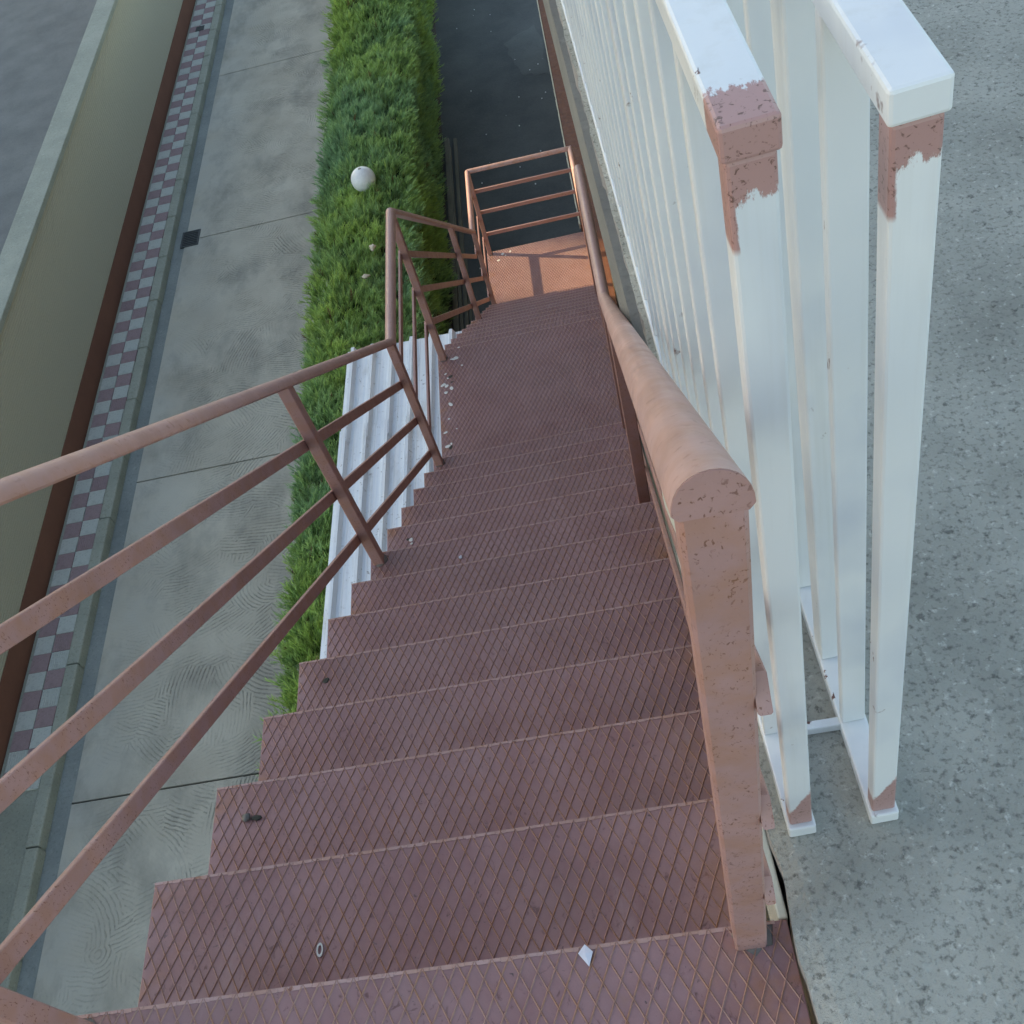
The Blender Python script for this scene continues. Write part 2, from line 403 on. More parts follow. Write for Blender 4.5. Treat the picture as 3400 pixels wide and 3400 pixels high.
class MB:
    """collects simple shapes; build() links them as ONE mesh object"""
    def __init__(s): s.v = []; s.f = []
    def add(s, vs_, fs):
        b = len(s.v); s.v += [tuple(q) for q in vs_]; s.f += [tuple(i + b for i in f) for f in fs]; return s
    def box(s, x0, x1, y0, y1, z0, z1, ch=0.0):
        if ch <= 0:
            vs_ = [(x0, y0, z0), (x1, y0, z0), (x1, y1, z0), (x0, y1, z0), (x0, y0, z1), (x1, y0, z1), (x1, y1, z1), (x0, y1, z1)]
            return s.add(vs_, [(0, 3, 2, 1), (4, 5, 6, 7), (0, 1, 5, 4), (1, 2, 6, 5), (2, 3, 7, 6), (3, 0, 4, 7)])
        bm = bmesh.new()
        bmesh.ops.create_cube(bm, size=1.0)
        for q in bm.verts:
            q.co = Vector(((x0 + x1) / 2 + q.co.x * (x1 - x0), (y0 + y1) / 2 + q.co.y * (y1 - y0), (z0 + z1) / 2 + q.co.z * (z1 - z0)))
        bmesh.ops.bevel(bm, geom=list(bm.edges), offset=ch, segments=2, profile=0.5, affect='EDGES')
        bm.verts.index_update()
        s.add([q.co[:] for q in bm.verts], [[q.index for q in f.verts] for f in bm.faces])
        bm.free(); return s
    def sweep(s, path, prof, closed=True, cap=True, plumb=False):
        """profile (list of (x, n)) swept along a path in a plane x = const: path points (x, y, z); n is perpendicular to the path"""
        P = [Vector(q) for q in path]; n = len(P); k = len(prof); vs_ = []
        for i, q in enumerate(P):
            a = (P[i] - P[i - 1]).normalized() if i > 0 else None
            b = (P[i + 1] - P[i]).normalized() if i < n - 1 else None
            t = (a + b).normalized() if a and b else (a or b)
            up = Vector((0, -t.z, t.y)); up = up if up.z > 0 else -up
            ml = 1.0 / max(0.3, t.dot(a)) if a and b else 1.0
            for (px, pn) in prof:
                w_ = q + Vector((px, 0, 0)) + up * (pn * ml)
                if plumb and i == 0: w_ = w_ - t * ((w_.y - q.y) / t.y)
                vs_.append(w_)
        fs = []
        for i in range(n - 1):
            for j in range(k):
                j2 = (j + 1) % k
                fs.append((i * k + j, i * k + j2, (i + 1) * k + j2, (i + 1) * k + j))
        if cap: fs += [tuple(range(k))[::-1], tuple(range((n - 1) * k, n * k))]
        return s.add(vs_, fs)
    def tube(s, p0, p1, r, n=10, r1=None):
        p0, p1 = Vector(p0), Vector(p1); d = (p1 - p0).normalized()
        a = d.orthogonal().normalized(); b = d.cross(a); r1 = r if r1 is None else r1
        vs_ = [p + a * (rr * math.cos(2 * math.pi * i / n)) + b * (rr * math.sin(2 * math.pi * i / n)) for p, rr in ((p0, r), (p1, r1)) for i in range(n)]
        return s.add(vs_, [(i, (i + 1) % n, n + (i + 1) % n, n + i) for i in range(n)] + [tuple(range(n))[::-1], tuple(range(n, 2 * n))])
    def mesh(s, name, mat, smooth=False):
        me = bpy.data.meshes.new(name)
        me.from_pydata(s.v, [], s.f)
        bm = bmesh.new(); bm.from_mesh(me); bmesh.ops.recalc_face_normals(bm, faces=bm.faces); bm.to_mesh(me); bm.free()
        me.materials.append(M[mat] if isinstance(mat, str) else mat)
        if smooth:
            for p_ in me.polygons: p_.use_smooth = True
            me.set_sharp_from_angle(angle=R(35))
        me.update(); return me
    def build(s, name, mat, parent=None, smooth=False, loc=None):
        o = bpy.data.objects.new(name, s.mesh(name, mat, smooth))
        if loc: o.location = loc
        return link(o, parent)

def inst(name, me, parent, loc=(0, 0, 0), rotz=0.0):
    o = bpy.data.objects.new(name, me); o.location = loc; o.rotation_euler = (0, 0, rotz)
    return link(o, parent)

def thing(name, label, cat, loc=(0, 0, 0), rot=(0, 0, 0), group=None):
    o = bpy.data.objects.new(name, None); o.location = loc; o.rotation_euler = rot
    o.empty_display_size = 0.2
    o['label'] = label; o['category'] = cat
    if group: o['group'] = group
    return link(o)
def tag(o, label, cat, group=None):
    o['label'] = label; o['category'] = cat
    if group: o['group'] = group
    return o
def struct(o): o['kind'] = 'structure'; return o
def stuff(o): o['kind'] = 'stuff'; return o

def blob(name, mat, r, parent=None, loc=(0, 0, 0), seed=0, squash=(1, 1, 0.4), sub=2, amp=0.35):
    bm = bmesh.new(); bmesh.ops.create_icosphere(bm, subdivisions=sub, radius=r)
    for q in bm.verts:
        d = q.co.normalized(); k = 1 + amp * noise.noise(d * 1.8 + Vector((seed * 7.1, seed * 3.3, 0)))
        q.co = Vector((q.co.x * k * squash[0], q.co.y * k * squash[1], q.co.z * k * squash[2]))
    me = bpy.data.meshes.new(name); bm.to_mesh(me); bm.free(); me.materials.append(M[mat])
    for p_ in me.polygons: p_.use_smooth = True
    o = bpy.data.objects.new(name, me); o.location = loc
    return link(o, parent)

def splat(name, mat, r, parent, loc, seed, h=0.0016):
    """thin irregular spatter with its own thickness"""
    rr = random.Random(seed); n = 14
    ring = [r * (0.55 + 0.6 * rr.random()) for _ in range(n)]
    ring = [0.5 * ring[i] + 0.25 * (ring[i - 1] + ring[(i + 1) % n]) for i in range(n)]
    e = 0.7 + 0.6 * rr.random(); ph = rr.random() * 6.28
    m = MB(); vs_ = []
    for zz, k in ((0.0, 1.0), (h, 0.82)):
        for i in range(n):
            a = 2 * math.pi * i / n
            x, y = ring[i] * k * math.cos(a) * e, ring[i] * k * math.sin(a) / e
            vs_.append((x * math.cos(ph) - y * math.sin(ph), x * math.sin(ph) + y * math.cos(ph), zz))
    m.add(vs_, [(i, (i + 1) % n, n + (i + 1) % n, n + i) for i in range(n)] + [tuple(range(n, 2 * n))])
    return m.build(name, mat, parent, loc=loc)

# ================================================================ SETTING
gnd = struct(MB().add([(-300, -300, GZ - 0.06), (300, -300, GZ - 0.06), (300, 300, GZ - 0.06), (-300, 300, GZ - 0.06)], [(0, 1, 2, 3)]).build('ground', 'ground'))

# road: concrete panels with open joints
road = struct(MB().add([(-4.93, -20, GZ - 0.03), (-1.2, -20, GZ - 0.03), (-1.2, 60, GZ - 0.03), (-4.93, 60, GZ - 0.03)], [(0, 1, 2, 3)]).build('road', 'black'))
joints = [-20.0, -10.4, -5.6, -0.9, 3.87, 8.02, 12.87, 17.78, 22.7, 27.6, 32.5, 37.4, 60.0]
for i in range(len(joints) - 1):
    y0, y1 = joints[i], joints[i + 1]
    m = MB().box(-4.90, -1.75, y0 + 0.009, y1 - 0.009, GZ - 0.05, GZ, 0.006)
    m.build('concrete_panel', 'road', road)

gut = MB().box(-5.085, -4.905, -20, 60, GZ - 0.06, GZ - 0.012)
struct(gut.build('gutter', 'gutter'))

kerb = struct(MB().box(-5.22, -5.09, -20, 60, GZ - 0.05, GZ + 0.06).build('kerb', 'kerb'))
kme = [MB().box(-5.225, -5.080, 0.006, 0.994, GZ - 0.04, GZ + 0.12 + dz, 0.018).mesh('kerb_stone', 'kerb') for dz in (0.0, 0.004, -0.003)]
for i in range(34):
    o = inst('kerb_stone', kme[rng.randrange(3)], kerb, (rng.uniform(-0.004, 0.004), -2.0 + i + 0.43, 0))

pav = struct(MB().box(-5.70, -5.222, -20, 60, GZ - 0.05, GZ + 0.10).build('pavement', 'kerb'))
tm = {}
for c in ('tile_white', 'tile_red'):
    tm[c] = MB().box(-0.104, 0.104, -0.112, 0.112, GZ + 0.08, GZ + 0.122, 0.003).mesh('paving_tile', c)
    mg = MB()                                    # grooved tile of the same colour
    mg.box(-0.104, 0.104, -0.112, 0.112, GZ + 0.08, GZ + 0.116)
    for k in range(8): mg.box(-0.100 + k * 0.0255, -0.082 + k * 0.0255, -0.110, 0.110, GZ + 0.1162, GZ + 0.1225, 0.002)
    tm[c + 'g'] = mg.mesh('paving_tile', c)
for i in range(148):
    for j in range(2):
        y = 14.61 + (i - 46) * 0.2275
        if y < 2.5 or y > 31: continue
        red = (i + j) % 2 == 0
        key = ('tile_red' if red else 'tile_white') + ('g' if rng.random() < 0.12 else '')
        inst('paving_tile', tm[key], pav, (-5.545 + j * 0.217, y, rng.uniform(-0.002, 0.002)))

path = MB().add([(-1.30, -6, GZ - 0.02), (1.15, -6, GZ - 0.02), (1.15, 40, GZ - 0.02), (-1.30, 40, GZ - 0.02)], [(0, 1, 2, 3)])
path_o = struct(path.build('path', 'asphalt'))
pr = random.Random(4)
def patch(pts, dz=0.004):
    vs_ = []
    n = len(pts)
    for i in range(n):
        a, b = Vector(pts[i]), Vector(pts[(i + 1) % n])
        for k in range(6):
            q = a.lerp(b, k / 6); vs_.append((q.x + pr.uniform(-.05, .05), q.y + pr.uniform(-.05, .05), GZ - 0.02 + dz))
    return MB().add(vs_, [tuple(range(len(vs_)))])
patch([(0.37, 16.5, 0), (0.95, 16.9, 0), (1.00, 15.2, 0), (0.54, 15.35, 0)]).build('paler_patch', 'patch', path_o)  # patches a little paler than the asphalt
patch([(0.40, 9.7, 0), (0.98, 9.9, 0), (1.00, 9.2, 0), (0.36, 9.15, 0)]).build('paler_patch', 'patch', path_o)
fl = MB()
for k in range(34):
    x, y, s_ = pr.uniform(-0.45, 1.0), pr.uniform(9, 19), pr.uniform(0.006, 0.018)
    fl.box(x, x + s_, y, y + s_ * pr.uniform(.6, 2), GZ - 0.02, GZ - 0.012)
stuff(fl.build('pale_grit', 'dropping', path_o))
hb = MB().box(-2.02, -0.80, -6, 40, GZ - 0.045, GZ - 0.004)
struct(hb.build('planting_bed', 'earth'))

# ================================================================ STAIRCASE
st = thing('steel_staircase', 'long pink-brown painted steel staircase with diamond plate treads and pipe railings', 'staircase', (0, 0, 0))

def ridge_mesh(w, d, name='diamond_ridge', pitch=0.0275, slope=0.5, hw=0.00150, h=0.0021):
    m = MB()
    for sgn in (1, -1):
        c = -d * slope if sgn > 0 else 0.0
        c = math.floor(c / pitch) * pitch
        while c < w + d * slope:
            # x = c + sgn*slope*y  (y from 0 to -d) clipped to 0..w
            y0, y1 = -d, 0.0
            pts = []
            def xa(y): return c + sgn * slope * (y + d) if sgn > 0 else c - slope * (y + d)
            ya, yb = y0, y1
            xa0, xb0 = xa(ya), xa(yb)
            lo, hi = 0.0, 1.0
            dx = xb0 - xa0
            for bound, s_ in ((0.004, 1), (w - 0.004, -1)):
                va, vb = s_ * (xa0 - bound), s_ * (xb0 - bound)
                if va < 0 and vb < 0: lo, hi = 1, 0; break
                if va < 0: lo = max(lo, va / (va - vb))
                elif vb < 0: hi = min(hi, va / (va - vb))
            if hi - lo > 0.01:
                A = (xa0 + dx * lo, ya + (yb - ya) * lo); B = (xa0 + dx * hi, ya + (yb - ya) * hi)
                L = math.hypot(B[0] - A[0], B[1] - A[1]); nx, ny = -(B[1] - A[1]) / L * hw, (B[0] - A[0]) / L * hw
                hh = h if sgn > 0 else h * 0.92
                m.add([(A[0] - nx, A[1] - ny, 0), (A[0], A[1], hh), (A[0] + nx, A[1] + ny, 0), (B[0] - nx, B[1] - ny, 0), (B[0], B[1], hh), (B[0] + nx, B[1] + ny, 0)],
                      [(0, 1, 4, 3), (1, 2, 5, 4), (0, 2, 1), (3, 4, 5)])
            c += pitch
    return m.mesh(name, 'ridge')

def tread_mesh(d, name='tread', W=W):
    m = MB()
    m.box(0, W, -d, 0, -0.006, 0, 0.0014)                        # plate
    m.box(0.002, W - 0.002, -0.006, -0.0005, -0.045, -0.0062)    # turned-down nose
    return m.mesh(name, 'tread')

rid_me = ridge_mesh(W, T - 0.004)
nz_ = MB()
for i in range(60):                                             # bright lip on the front edge, highlight put into the colour, a little uneven
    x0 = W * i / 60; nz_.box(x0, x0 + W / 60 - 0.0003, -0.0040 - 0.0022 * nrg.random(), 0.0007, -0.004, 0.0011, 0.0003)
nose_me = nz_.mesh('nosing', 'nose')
tr_me, tr2_me = tread_mesh(T + 0.012), tread_mesh(T2 + 0.012)
ri_me = MB().box(0.003, W - 0.003, 0, 0.004, -RS + 0.002, -0.0065).mesh('riser', 'pinkdark')
def add_tread(k, y, z, me):
    o = inst('tread', me, st, (0, y, z))
    r = inst('diamond_ridge', rid_me, o, (0, 0, 0)); r['kind'] = 'stuff'
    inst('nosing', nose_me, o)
    return o
treads = {}
for k in range(1, 13): treads[k] = add_tread(k, k * T, -k * RS, tr_me)
for k in range(0, 12): inst('riser', ri_me, st, (0, k * T - 0.016, -k * RS))
for m_ in range(1, 12): treads[12 + m_] = add_tread(m_, L1E + m_ * T2, L1Z - m_ * RS2, tr2_me)
for m_ in range(0, 12): inst('riser', ri_me, st, (0, L1E + m_ * T2 - 0.016, L1Z - m_ * RS2))
inst('riser', ri_me, st, (0, L1Y - 0.016, -12 * RS))

def landing(y0, y1, z, W=W):
    d = y1 - y0
    o = inst('landing', tread_mesh(d, 'landing', W), st, (0, y1, z))
    r = inst('diamond_ridge', ridge_mesh(W, d - 0.004), o); r['kind'] = 'stuff'
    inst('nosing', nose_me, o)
    return o
land0 = landing(-1.35, 0.0, 0.0, 1.148)
land1 = landing(L1Y - 0.012, L1E, L1Z)
land2 = landing(L2Y - 0.012, L2E, L2Z)

# stringers and props under the plates
def stringer(x):
    pr_ = [(-0.025, -0.10), (0.025, -0.10), (0.025, 0.10), (-0.025, 0.10)]
    pth = [(x, -1.3, -0.32), (x, -0.10, -0.32), (x, L1Y - 0.10, L1Z - 0.24), (x, L1E - 0.10, L1Z - 0.32), (x, L2Y - 0.06, L2Z - 0.24), (x, L2E - 0.02, L2Z - 0.24)]
    return MB().sweep(pth, pr_)
for x in (0.16, 0.97): stringer(x).build('stringer', 'rail', st)
for x in (0.16, 0.97):
    for (y, z) in ((L1E - 0.12, L1Z), (L2Y + 0.25, L2Z), (L2E - 0.08, L2Z), (-1.2, 0.0)):
        MB().box(x - 0.04, x + 0.04, y - 0.04, y + 0.04, GZ - 0.02, z - 0.30, 0.004).build('support_leg', 'rail', st)

# railings: handrail with posts and three bars welded to the outer side
PATH = [(-0.0355, 1.0707), (3.33, -1.64), (4.395, -1.64), (7.66, -4.24), (8.66, -4.24)]
def zpath(y):
    for (a, za), (b, zb) in zip(PATH, PATH[1:]):
        if y <= b or b == PATH[-1][0]: return za + (zb - za) * (y - a) / (b - a)
HW = 0.0275
dome = [(-HW + 0.004, -0.003)] + [(-HW * math.cos(math.pi * i / 14), 0.034 * math.sin(math.pi * i / 14) ** 0.85 if 0 < i < 14 else 0.002) for i in range(15)] + [(HW - 0.004, -0.003)]
posts = {'left': [(-0.036, 0.0), (1.924, -7 * RS), (3.324, -12 * RS), (4.387, L1Z), (6.40, L1Z - 7 * RS2), (7.74, L2Z), (8.64, L2Z)],
         'right': [(-0.014, 0.0), (2.10, -8 * RS), (3.335, -12 * RS), (4.387, L1Z), (6.40, L1Z - 7 * RS2), (7.74, L2Z)]}
for side, xc, out in (('left', 0.034, -1), ('right', 1.089, 1)):
    hr = MB().sweep([(xc, y, z) for y, z in PATH], dome, plumb=True).build('handrail', 'handrail' if out > 0 else 'rail_left', st, smooth=True)
    for (y, zb) in posts[side]:
        c_, w_ = 0.0035, (0.0232 if out > 0 else 0.0215)
        oc = [(-w_ + c_, -0.021), (w_ - c_, -0.021), (w_, -0.021 + c_), (w_, 0.021 - c_), (w_ - c_, 0.021), (-w_ + c_, 0.021), (-w_, 0.021 - c_), (-w_, -0.021 + c_)]
        m = MB().add([(xc + a, y + b, zb) for a, b in oc] + [(xc + a, y + b, zpath(y + b) - 0.0015) for a, b in oc],
                     [tuple(range(8))[::-1], tuple(range(8, 16))] + [(i, (i + 1) % 8, 8 + (i + 1) % 8, 8 + i) for i in range(8)])
        m.build('post', 'rail', hr)
        # grimy weld fillet round the foot
        blob('weld', 'weld', 0.030, hr, (xc + 0.004, y, zb), seed=int(y * 10) + (3 if out > 0 else 0), squash=(1.0, 1.0, 0.12), amp=0.5)
    dz = [(a * 0.985, -0.0362, 1.0707 + b * 1.28 * 0.985) for a, b in dome]; nd = len(dz)
    MB().add([(xc + a, y, z) for a, y, z in dz] + [(xc + a, y + 0.0006, z) for a, y, z in dz],
             [tuple(range(nd)), tuple(range(nd, 2 * nd))[::-1]] + [(i, (i + 1) % nd, nd + (i + 1) % nd, nd + i) for i in range(nd)]).build('end_plate', 'rail', hr)
    for off in (0.27, 0.545, 0.815):
        bp = [(xc + out * 0.0282, y + (0.004 if i == 0 else 0), z - off - (0.003 if i == 0 else 0)) for i, (y, z) in enumerate(PATH)]
        c = 0.0205
        prof = [(-0.0065, -c + .002), (-0.0045, -c), (0.0045, -c), (0.0065, -c + .002), (0.0065, c - .002), (0.0045, c), (-0.0045, c), (-0.0065, c - .002)]
        MB().sweep(bp, prof).build('bar', 'rail', hr)
# railing closing the lower landing
er = MB()
dpr = [(-q[0], q[1]) for q in dome]
vs_ = []
for x in (0.034, 1.10):
    for (a, b) in dome: vs_.append((x, 8.66 + a, -4.24 + b))
k = len(dome)
er.add(vs_, [(j, (j + 1) % k, k + (j + 1) % k, k + j) for j in range(k)] + [tuple(range(k)), tuple(range(k, 2 * k))])
er = er.build('handrail', 'handrail', st, smooth=True)
for off in (0.235, 0.495, 0.775):
    MB().box(0.055, 1.10, 8.653, 8.672, -4.24 - off - 0.0205, -4.24 - off + 0.0205, 0.003).build('bar', 'rail', er)
MB().box(1.068, 1.109, 8.63, 8.67, L2Z, -4.245, 0.003).build('post', 'rail', er)

# droppings and rust spots stuck to the landings and treads
for i, (x, y, r) in enumerate([(0.114, 4.367, .020), (0.092, 4.366, .010), (0.14, 4.46, .009), (0.046, 4.242, .009), (0.030, 4.15, .017), (0.051, 4.135, .015), (0.080, 4.107, .015), (0.154, 4.291, .008),
                               (0.030, 3.744, .013), (0.039, 3.631, .017), (0.055, 3.851, .008), (0.098, 3.759, .006), (0.069, 3.971, .016), (0.044, 4.078, .014), (0.06, 4.20, .008), (0.062, 3.645, .009)]):
    splat('bird_dropping', 'dropping', r, land1, (x, y - L1E, 0.0012), 100 + i)
for i, (x, y, r) in enumerate([(0.078, 4.212, .016), (0.055, 3.62, .016), (0.085, 4.16, .009)]):
    splat('dark_dropping', 'dropping_dark', r, land1, (x, y - L1E, 0.0010), 140 + i)
for i, (x, y, r) in enumerate([(0.168, 8.596, .022), (0.256, 8.611, .015), (0.119, 8.501, .020), (0.20, 8.56, .012)]):
    splat('bird_dropping', 'dropping', r, land2, (x, y - L2E, 0.0012), 160 + i)
splat('bird_dropping', 'dropping', 0.012, treads[8], (0.104, 2.160 - 8 * T, 0.0014), 181)
splat('bird_dropping', 'dropping', 0.007, treads[8], (0.108, 2.140 - 8 * T, 0.0014), 182)
splat('dark_dropping', 'dropping_dark', 0.010, treads[8], (0.094, 2.165 - 8 * T, 0.0012), 183)
splat('dark_dropping', 'dropping_dark', 0.010, treads[4], (0.084, 1.047 - 4 * T, 0.0012), 184)

# litter lying on the stairs
o = MB()
o.add([(-.016, .004, .004), (0, .020, .006), (.016, .002, .011), (.004, -.024, .002), (0, 0, .010), (-.016, .004, .003), (0, .020, .005), (.016, .002, .010), (.004, -.024, .001), (0, 0, .009)],
      [(0, 4, 1), (1, 4, 2), (2, 4, 3), (3, 4, 0), (5, 6, 9), (6, 7, 9), (7, 8, 9), (8, 5, 9), (0, 1, 6, 5), (1, 2, 7, 6), (2, 3, 8, 7), (3, 0, 5, 8)])
o = o.build('paper_scrap', 'paper', loc=(0.846, -0.012, 0.0)); o.scale = (0.72, 0.72, 0.72)
tag(o, 'bluish white folded paper scrap on the edge of the nearest tread', 'paper scrap')
bm = MB(); n = 20; vs_ = []
for i in range(n):
    a = 2 * math.pi * i / n
    for (rr, zz) in ((1.0, 0.0), (1.0, .0035), (0.62, .0035), (0.62, 0.0)): vs_.append((0.006 * rr * math.cos(a), 0.0125 * rr * math.sin(a), zz * .8))
bm.add(vs_, [(4 * i + j, 4 * ((i + 1) % n) + j, 4 * ((i + 1) % n) + (j + 1) % 4, 4 * i + (j + 1) % 4) for i in range(n) for j in range(4)])
o = bm.build('plastic_ring', 'plastic', loc=(0.344, 0.112, -RS + 0.0016), smooth=True)
tag(o, 'small clear oval plastic ring lying flat on the second tread', 'plastic ring')
o = blob('pebble', 'stone', 0.010, None, (0.081, 0.477, -2 * RS + 0.007), 5, (1, 1, .7)); tag(o, 'shiny grey pebble near the left end of the third tread', 'pebble')
o = blob('pebble', 'dropping_dark', 0.008, None, (0.103, 0.474, -2 * RS + 0.004), 8, (1.6, .8, .4)); tag(o, 'dark flattened crumb beside the shiny grey pebble on the third tread', 'crumb'); o.name = 'dirt_crumb'
o = splat('paint_chip', 'paper', 0.010, None, (0.36, 1.866, -7 * RS + 0.0016), 31, 0.003); tag(o, 'tiny white chip on the middle of a tread level with the left post', 'paint chip')

# ================================================================ TERRACE
ANG = math.atan(0.024)                                           # the terrace runs a degree off the stairs
te = thing('terrace', 'concrete terrace edge beside the stairs with cream wall and brown steel beam below', 'terrace', (1.1525, 0, 0), (0, 0, ANG))
ys = [-3 + 0.03 * i for i in range(int(17 / 0.03))]
def sst(a, b, y):
    t_ = min(1.0, max(0.0, (y - a) / (b - a))); return t_ * t_ * (3 - 2 * t_)
def jag(y, s_): return 0.014 * sst(0.3, 0.8, y) + 0.007 * noise.noise(Vector((y * 9, s_, 0))) + 0.005 * noise.noise(Vector((y * 31, s_, 4)))
m = MB(); vt = []; n = len(ys)
for y in ys: vt.append((jag(y, 0), y, 0.028 + 0.3 * jag(y, 9)))
for y in ys: vt.append((0.03 + jag(y, 2) * .5, y, 0.034))
m.add(vt, [(i, i + 1, n + i + 1, n + i) for i in range(n - 1)])
m.build('slab_rim_top', 'slab', te)
m = MB()
m.add([(0.03 + jag(y, 2) * .5, y, 0.034) for y in ys] + [(6, ys[-1], 0.034), (6, ys[0], 0.034)], [tuple(range(n + 2))])
top = m.build('slab', 'slab', te)
m = MB(); ve = []
for zz, dx in ((None, 0.0), (-0.06, 0.002), (-0.14, 0.006)):
    for y in ys: ve.append((jag(y, 0) + dx + (0.6 * jag(y, zz or 0) if zz else 0), y, zz if zz else 0.028 + 0.3 * jag(y, 9)))
m.add(ve, [(r_ * n + i, r_ * n + i + 1, (r_ + 1) * n + i + 1, (r_ + 1) * n + i) for r_ in range(2) for i in range(n - 1)])
m.build('slab_edge', 'slab_edge', te)
MB().box(0.004, 6, -3, 14, -0.46, -0.1405).build('slab_rim', 'ground', te)
MB().box(-0.016, -0.001, 0.004, 1.05, -0.30, -0.012, 0.003).build('fascia_board', 'fascia', te)

rw = thing('retaining_wall', 'rendered wall under the terrace, cream below and dark stained above, behind the lower flight', 'wall', (1.28, 0, GZ))
MB().box(0, 0.3, -3, 16, -0.1, 2.44).build('cream_face', 'cream', rw)
MB().box(0.006, 0.3, -3, 16, 2.442, 6.53).build('stained_face', 'stained', rw)
lg = thing('steel_ledge', 'red-brown painted steel ledge running on from the lower landing beside the wall', 'ledge', (0, 0, L2Z + 0.04))
m = MB(); m.box(1.142, 1.262, 6.6, 8.735, -0.30, 0.0, 0.006); m.box(1.050, 1.268, 8.737, 16, -0.30, 0.0, 0.006)
m.build('channel', 'brown', lg)
ej = MB()  # jagged cream strip along the ledge's left edge
for i in range(120):
    y0 = 8.75 + i * 0.06
    ej.box(1.034 + 0.006 * nrg.random(), 1.0495, y0, y0 + 0.0595, -0.05, 0.004 + 0.006 * nrg.random(), 0.002)
stuff(ej.build('cream_edge', 'cream', lg))

# ================================================================ WHITE SLATTED SCREENS
def screen(name, label, x, lean, y_end, slats, wide, pink=True):
    root = thing(name, label, 'metal screen', (x, 0, 0.032), (0, lean, ANG), 'white slatted screens on the terrace edge')
    o = MB().box(-0.0195, 0.0195, y_end, 14, 1.192, 1.218, 0.003).build('top_rail', 'white_top' if pink else 'white', root)
    MB().box(-0.0205, 0.0205, y_end - 0.004, 14, 0.002, 0.034, 0.003).build('bottom_rail', 'white', root)
    MB().box(-0.0165, 0.0165, y_end + 0.003, y_end + 0.028, 0.0345, 1.1915, 0.003).build('end_post', 'white_post', root)
    sl = MB().box(-0.0178, 0.0178, -0.008, 0.008, 0.0345, 1.1915, 0.0025).mesh('slat', 'white')
    wd = MB().box(-0.0175, 0.0175, -0.022, 0.022, 0.0345, 1.1915, 0.003).mesh('slat', 'white')
    for i, y in enumerate(slats):
        inst('slat', wd if i in wide else sl, root, (0, y, 0), 0.0)
    return root
s1 = screen('slatted_screen', 'white slatted metal screen beside the stair handrail, with pink-brown painted end', 1.2005, R(-2.35), 0.110,
            [0.268 + 0.118 * i for i in range(104)], {5, 22, 39, 56})
s2 = screen('slatted_screen', 'second white slatted metal screen behind the pink-ended one, at the right edge', 1.322, R(-3.35), 0.112,
            [0.268 + 0.128 * i for i in range(96)], {1, 14, 28, 42}, False)
o = MB().box(1.224, 1.298, 0.262, 0.276, 0.036, 0.058, 0.002).build('tie_bar', 'white')
tag(o, 'short white bar joining the feet of the two slatted screens', 'tie bar')
for (x, y) in ((1.255, 1.97), (1.13, 2.52)):
    pass

# ================================================================ HEDGE
he = thing('cypress_hedge', 'clipped green cypress hedge along the road beside the white globe lamp', 'hedge', (-1.4, 8, GZ))
HX0, HX1, HY0, HY1, HTOP = -2.02, -0.86, 1.5, 24.0, -5.32
def hedge_top(x, y):
    u = (x - (HX0 + HX1) / 2) / ((HX1 - HX0) / 2)
    m_ = 0.17 * noise.noise(Vector((x * 0.7, y * 0.75, 3.1))) + 0.08 * noise.noise(Vector((x * 2.2, y * 1.9, 8.2)))
    return HTOP + m_ - 0.16 * abs(u) ** 4
def side_off(y, z, s_): return 0.10 * noise.noise(Vector((y * 0.8, z * 1.1, s_))) + 0.06 * noise.noise(Vector((y * 2.3, z * 2.1, s_ + 5)))
def right_edge(y):
    t = min(1, max(0, (y - 5.7) / 0.8)); t = t * t * (3 - 2 * t)
    return -1.26 * (1 - t) + HX1 * t
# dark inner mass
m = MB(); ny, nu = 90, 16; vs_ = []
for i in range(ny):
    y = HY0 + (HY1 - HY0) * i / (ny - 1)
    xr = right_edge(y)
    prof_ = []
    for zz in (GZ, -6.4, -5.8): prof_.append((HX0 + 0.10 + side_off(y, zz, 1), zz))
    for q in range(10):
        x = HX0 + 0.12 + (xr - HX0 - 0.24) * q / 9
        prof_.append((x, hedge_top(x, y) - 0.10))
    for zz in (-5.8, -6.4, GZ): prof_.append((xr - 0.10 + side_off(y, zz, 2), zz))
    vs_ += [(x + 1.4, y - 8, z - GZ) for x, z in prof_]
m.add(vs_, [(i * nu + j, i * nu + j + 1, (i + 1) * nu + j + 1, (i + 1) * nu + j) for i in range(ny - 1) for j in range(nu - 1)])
m.build('inner_twigs', 'inner', he, smooth=True)
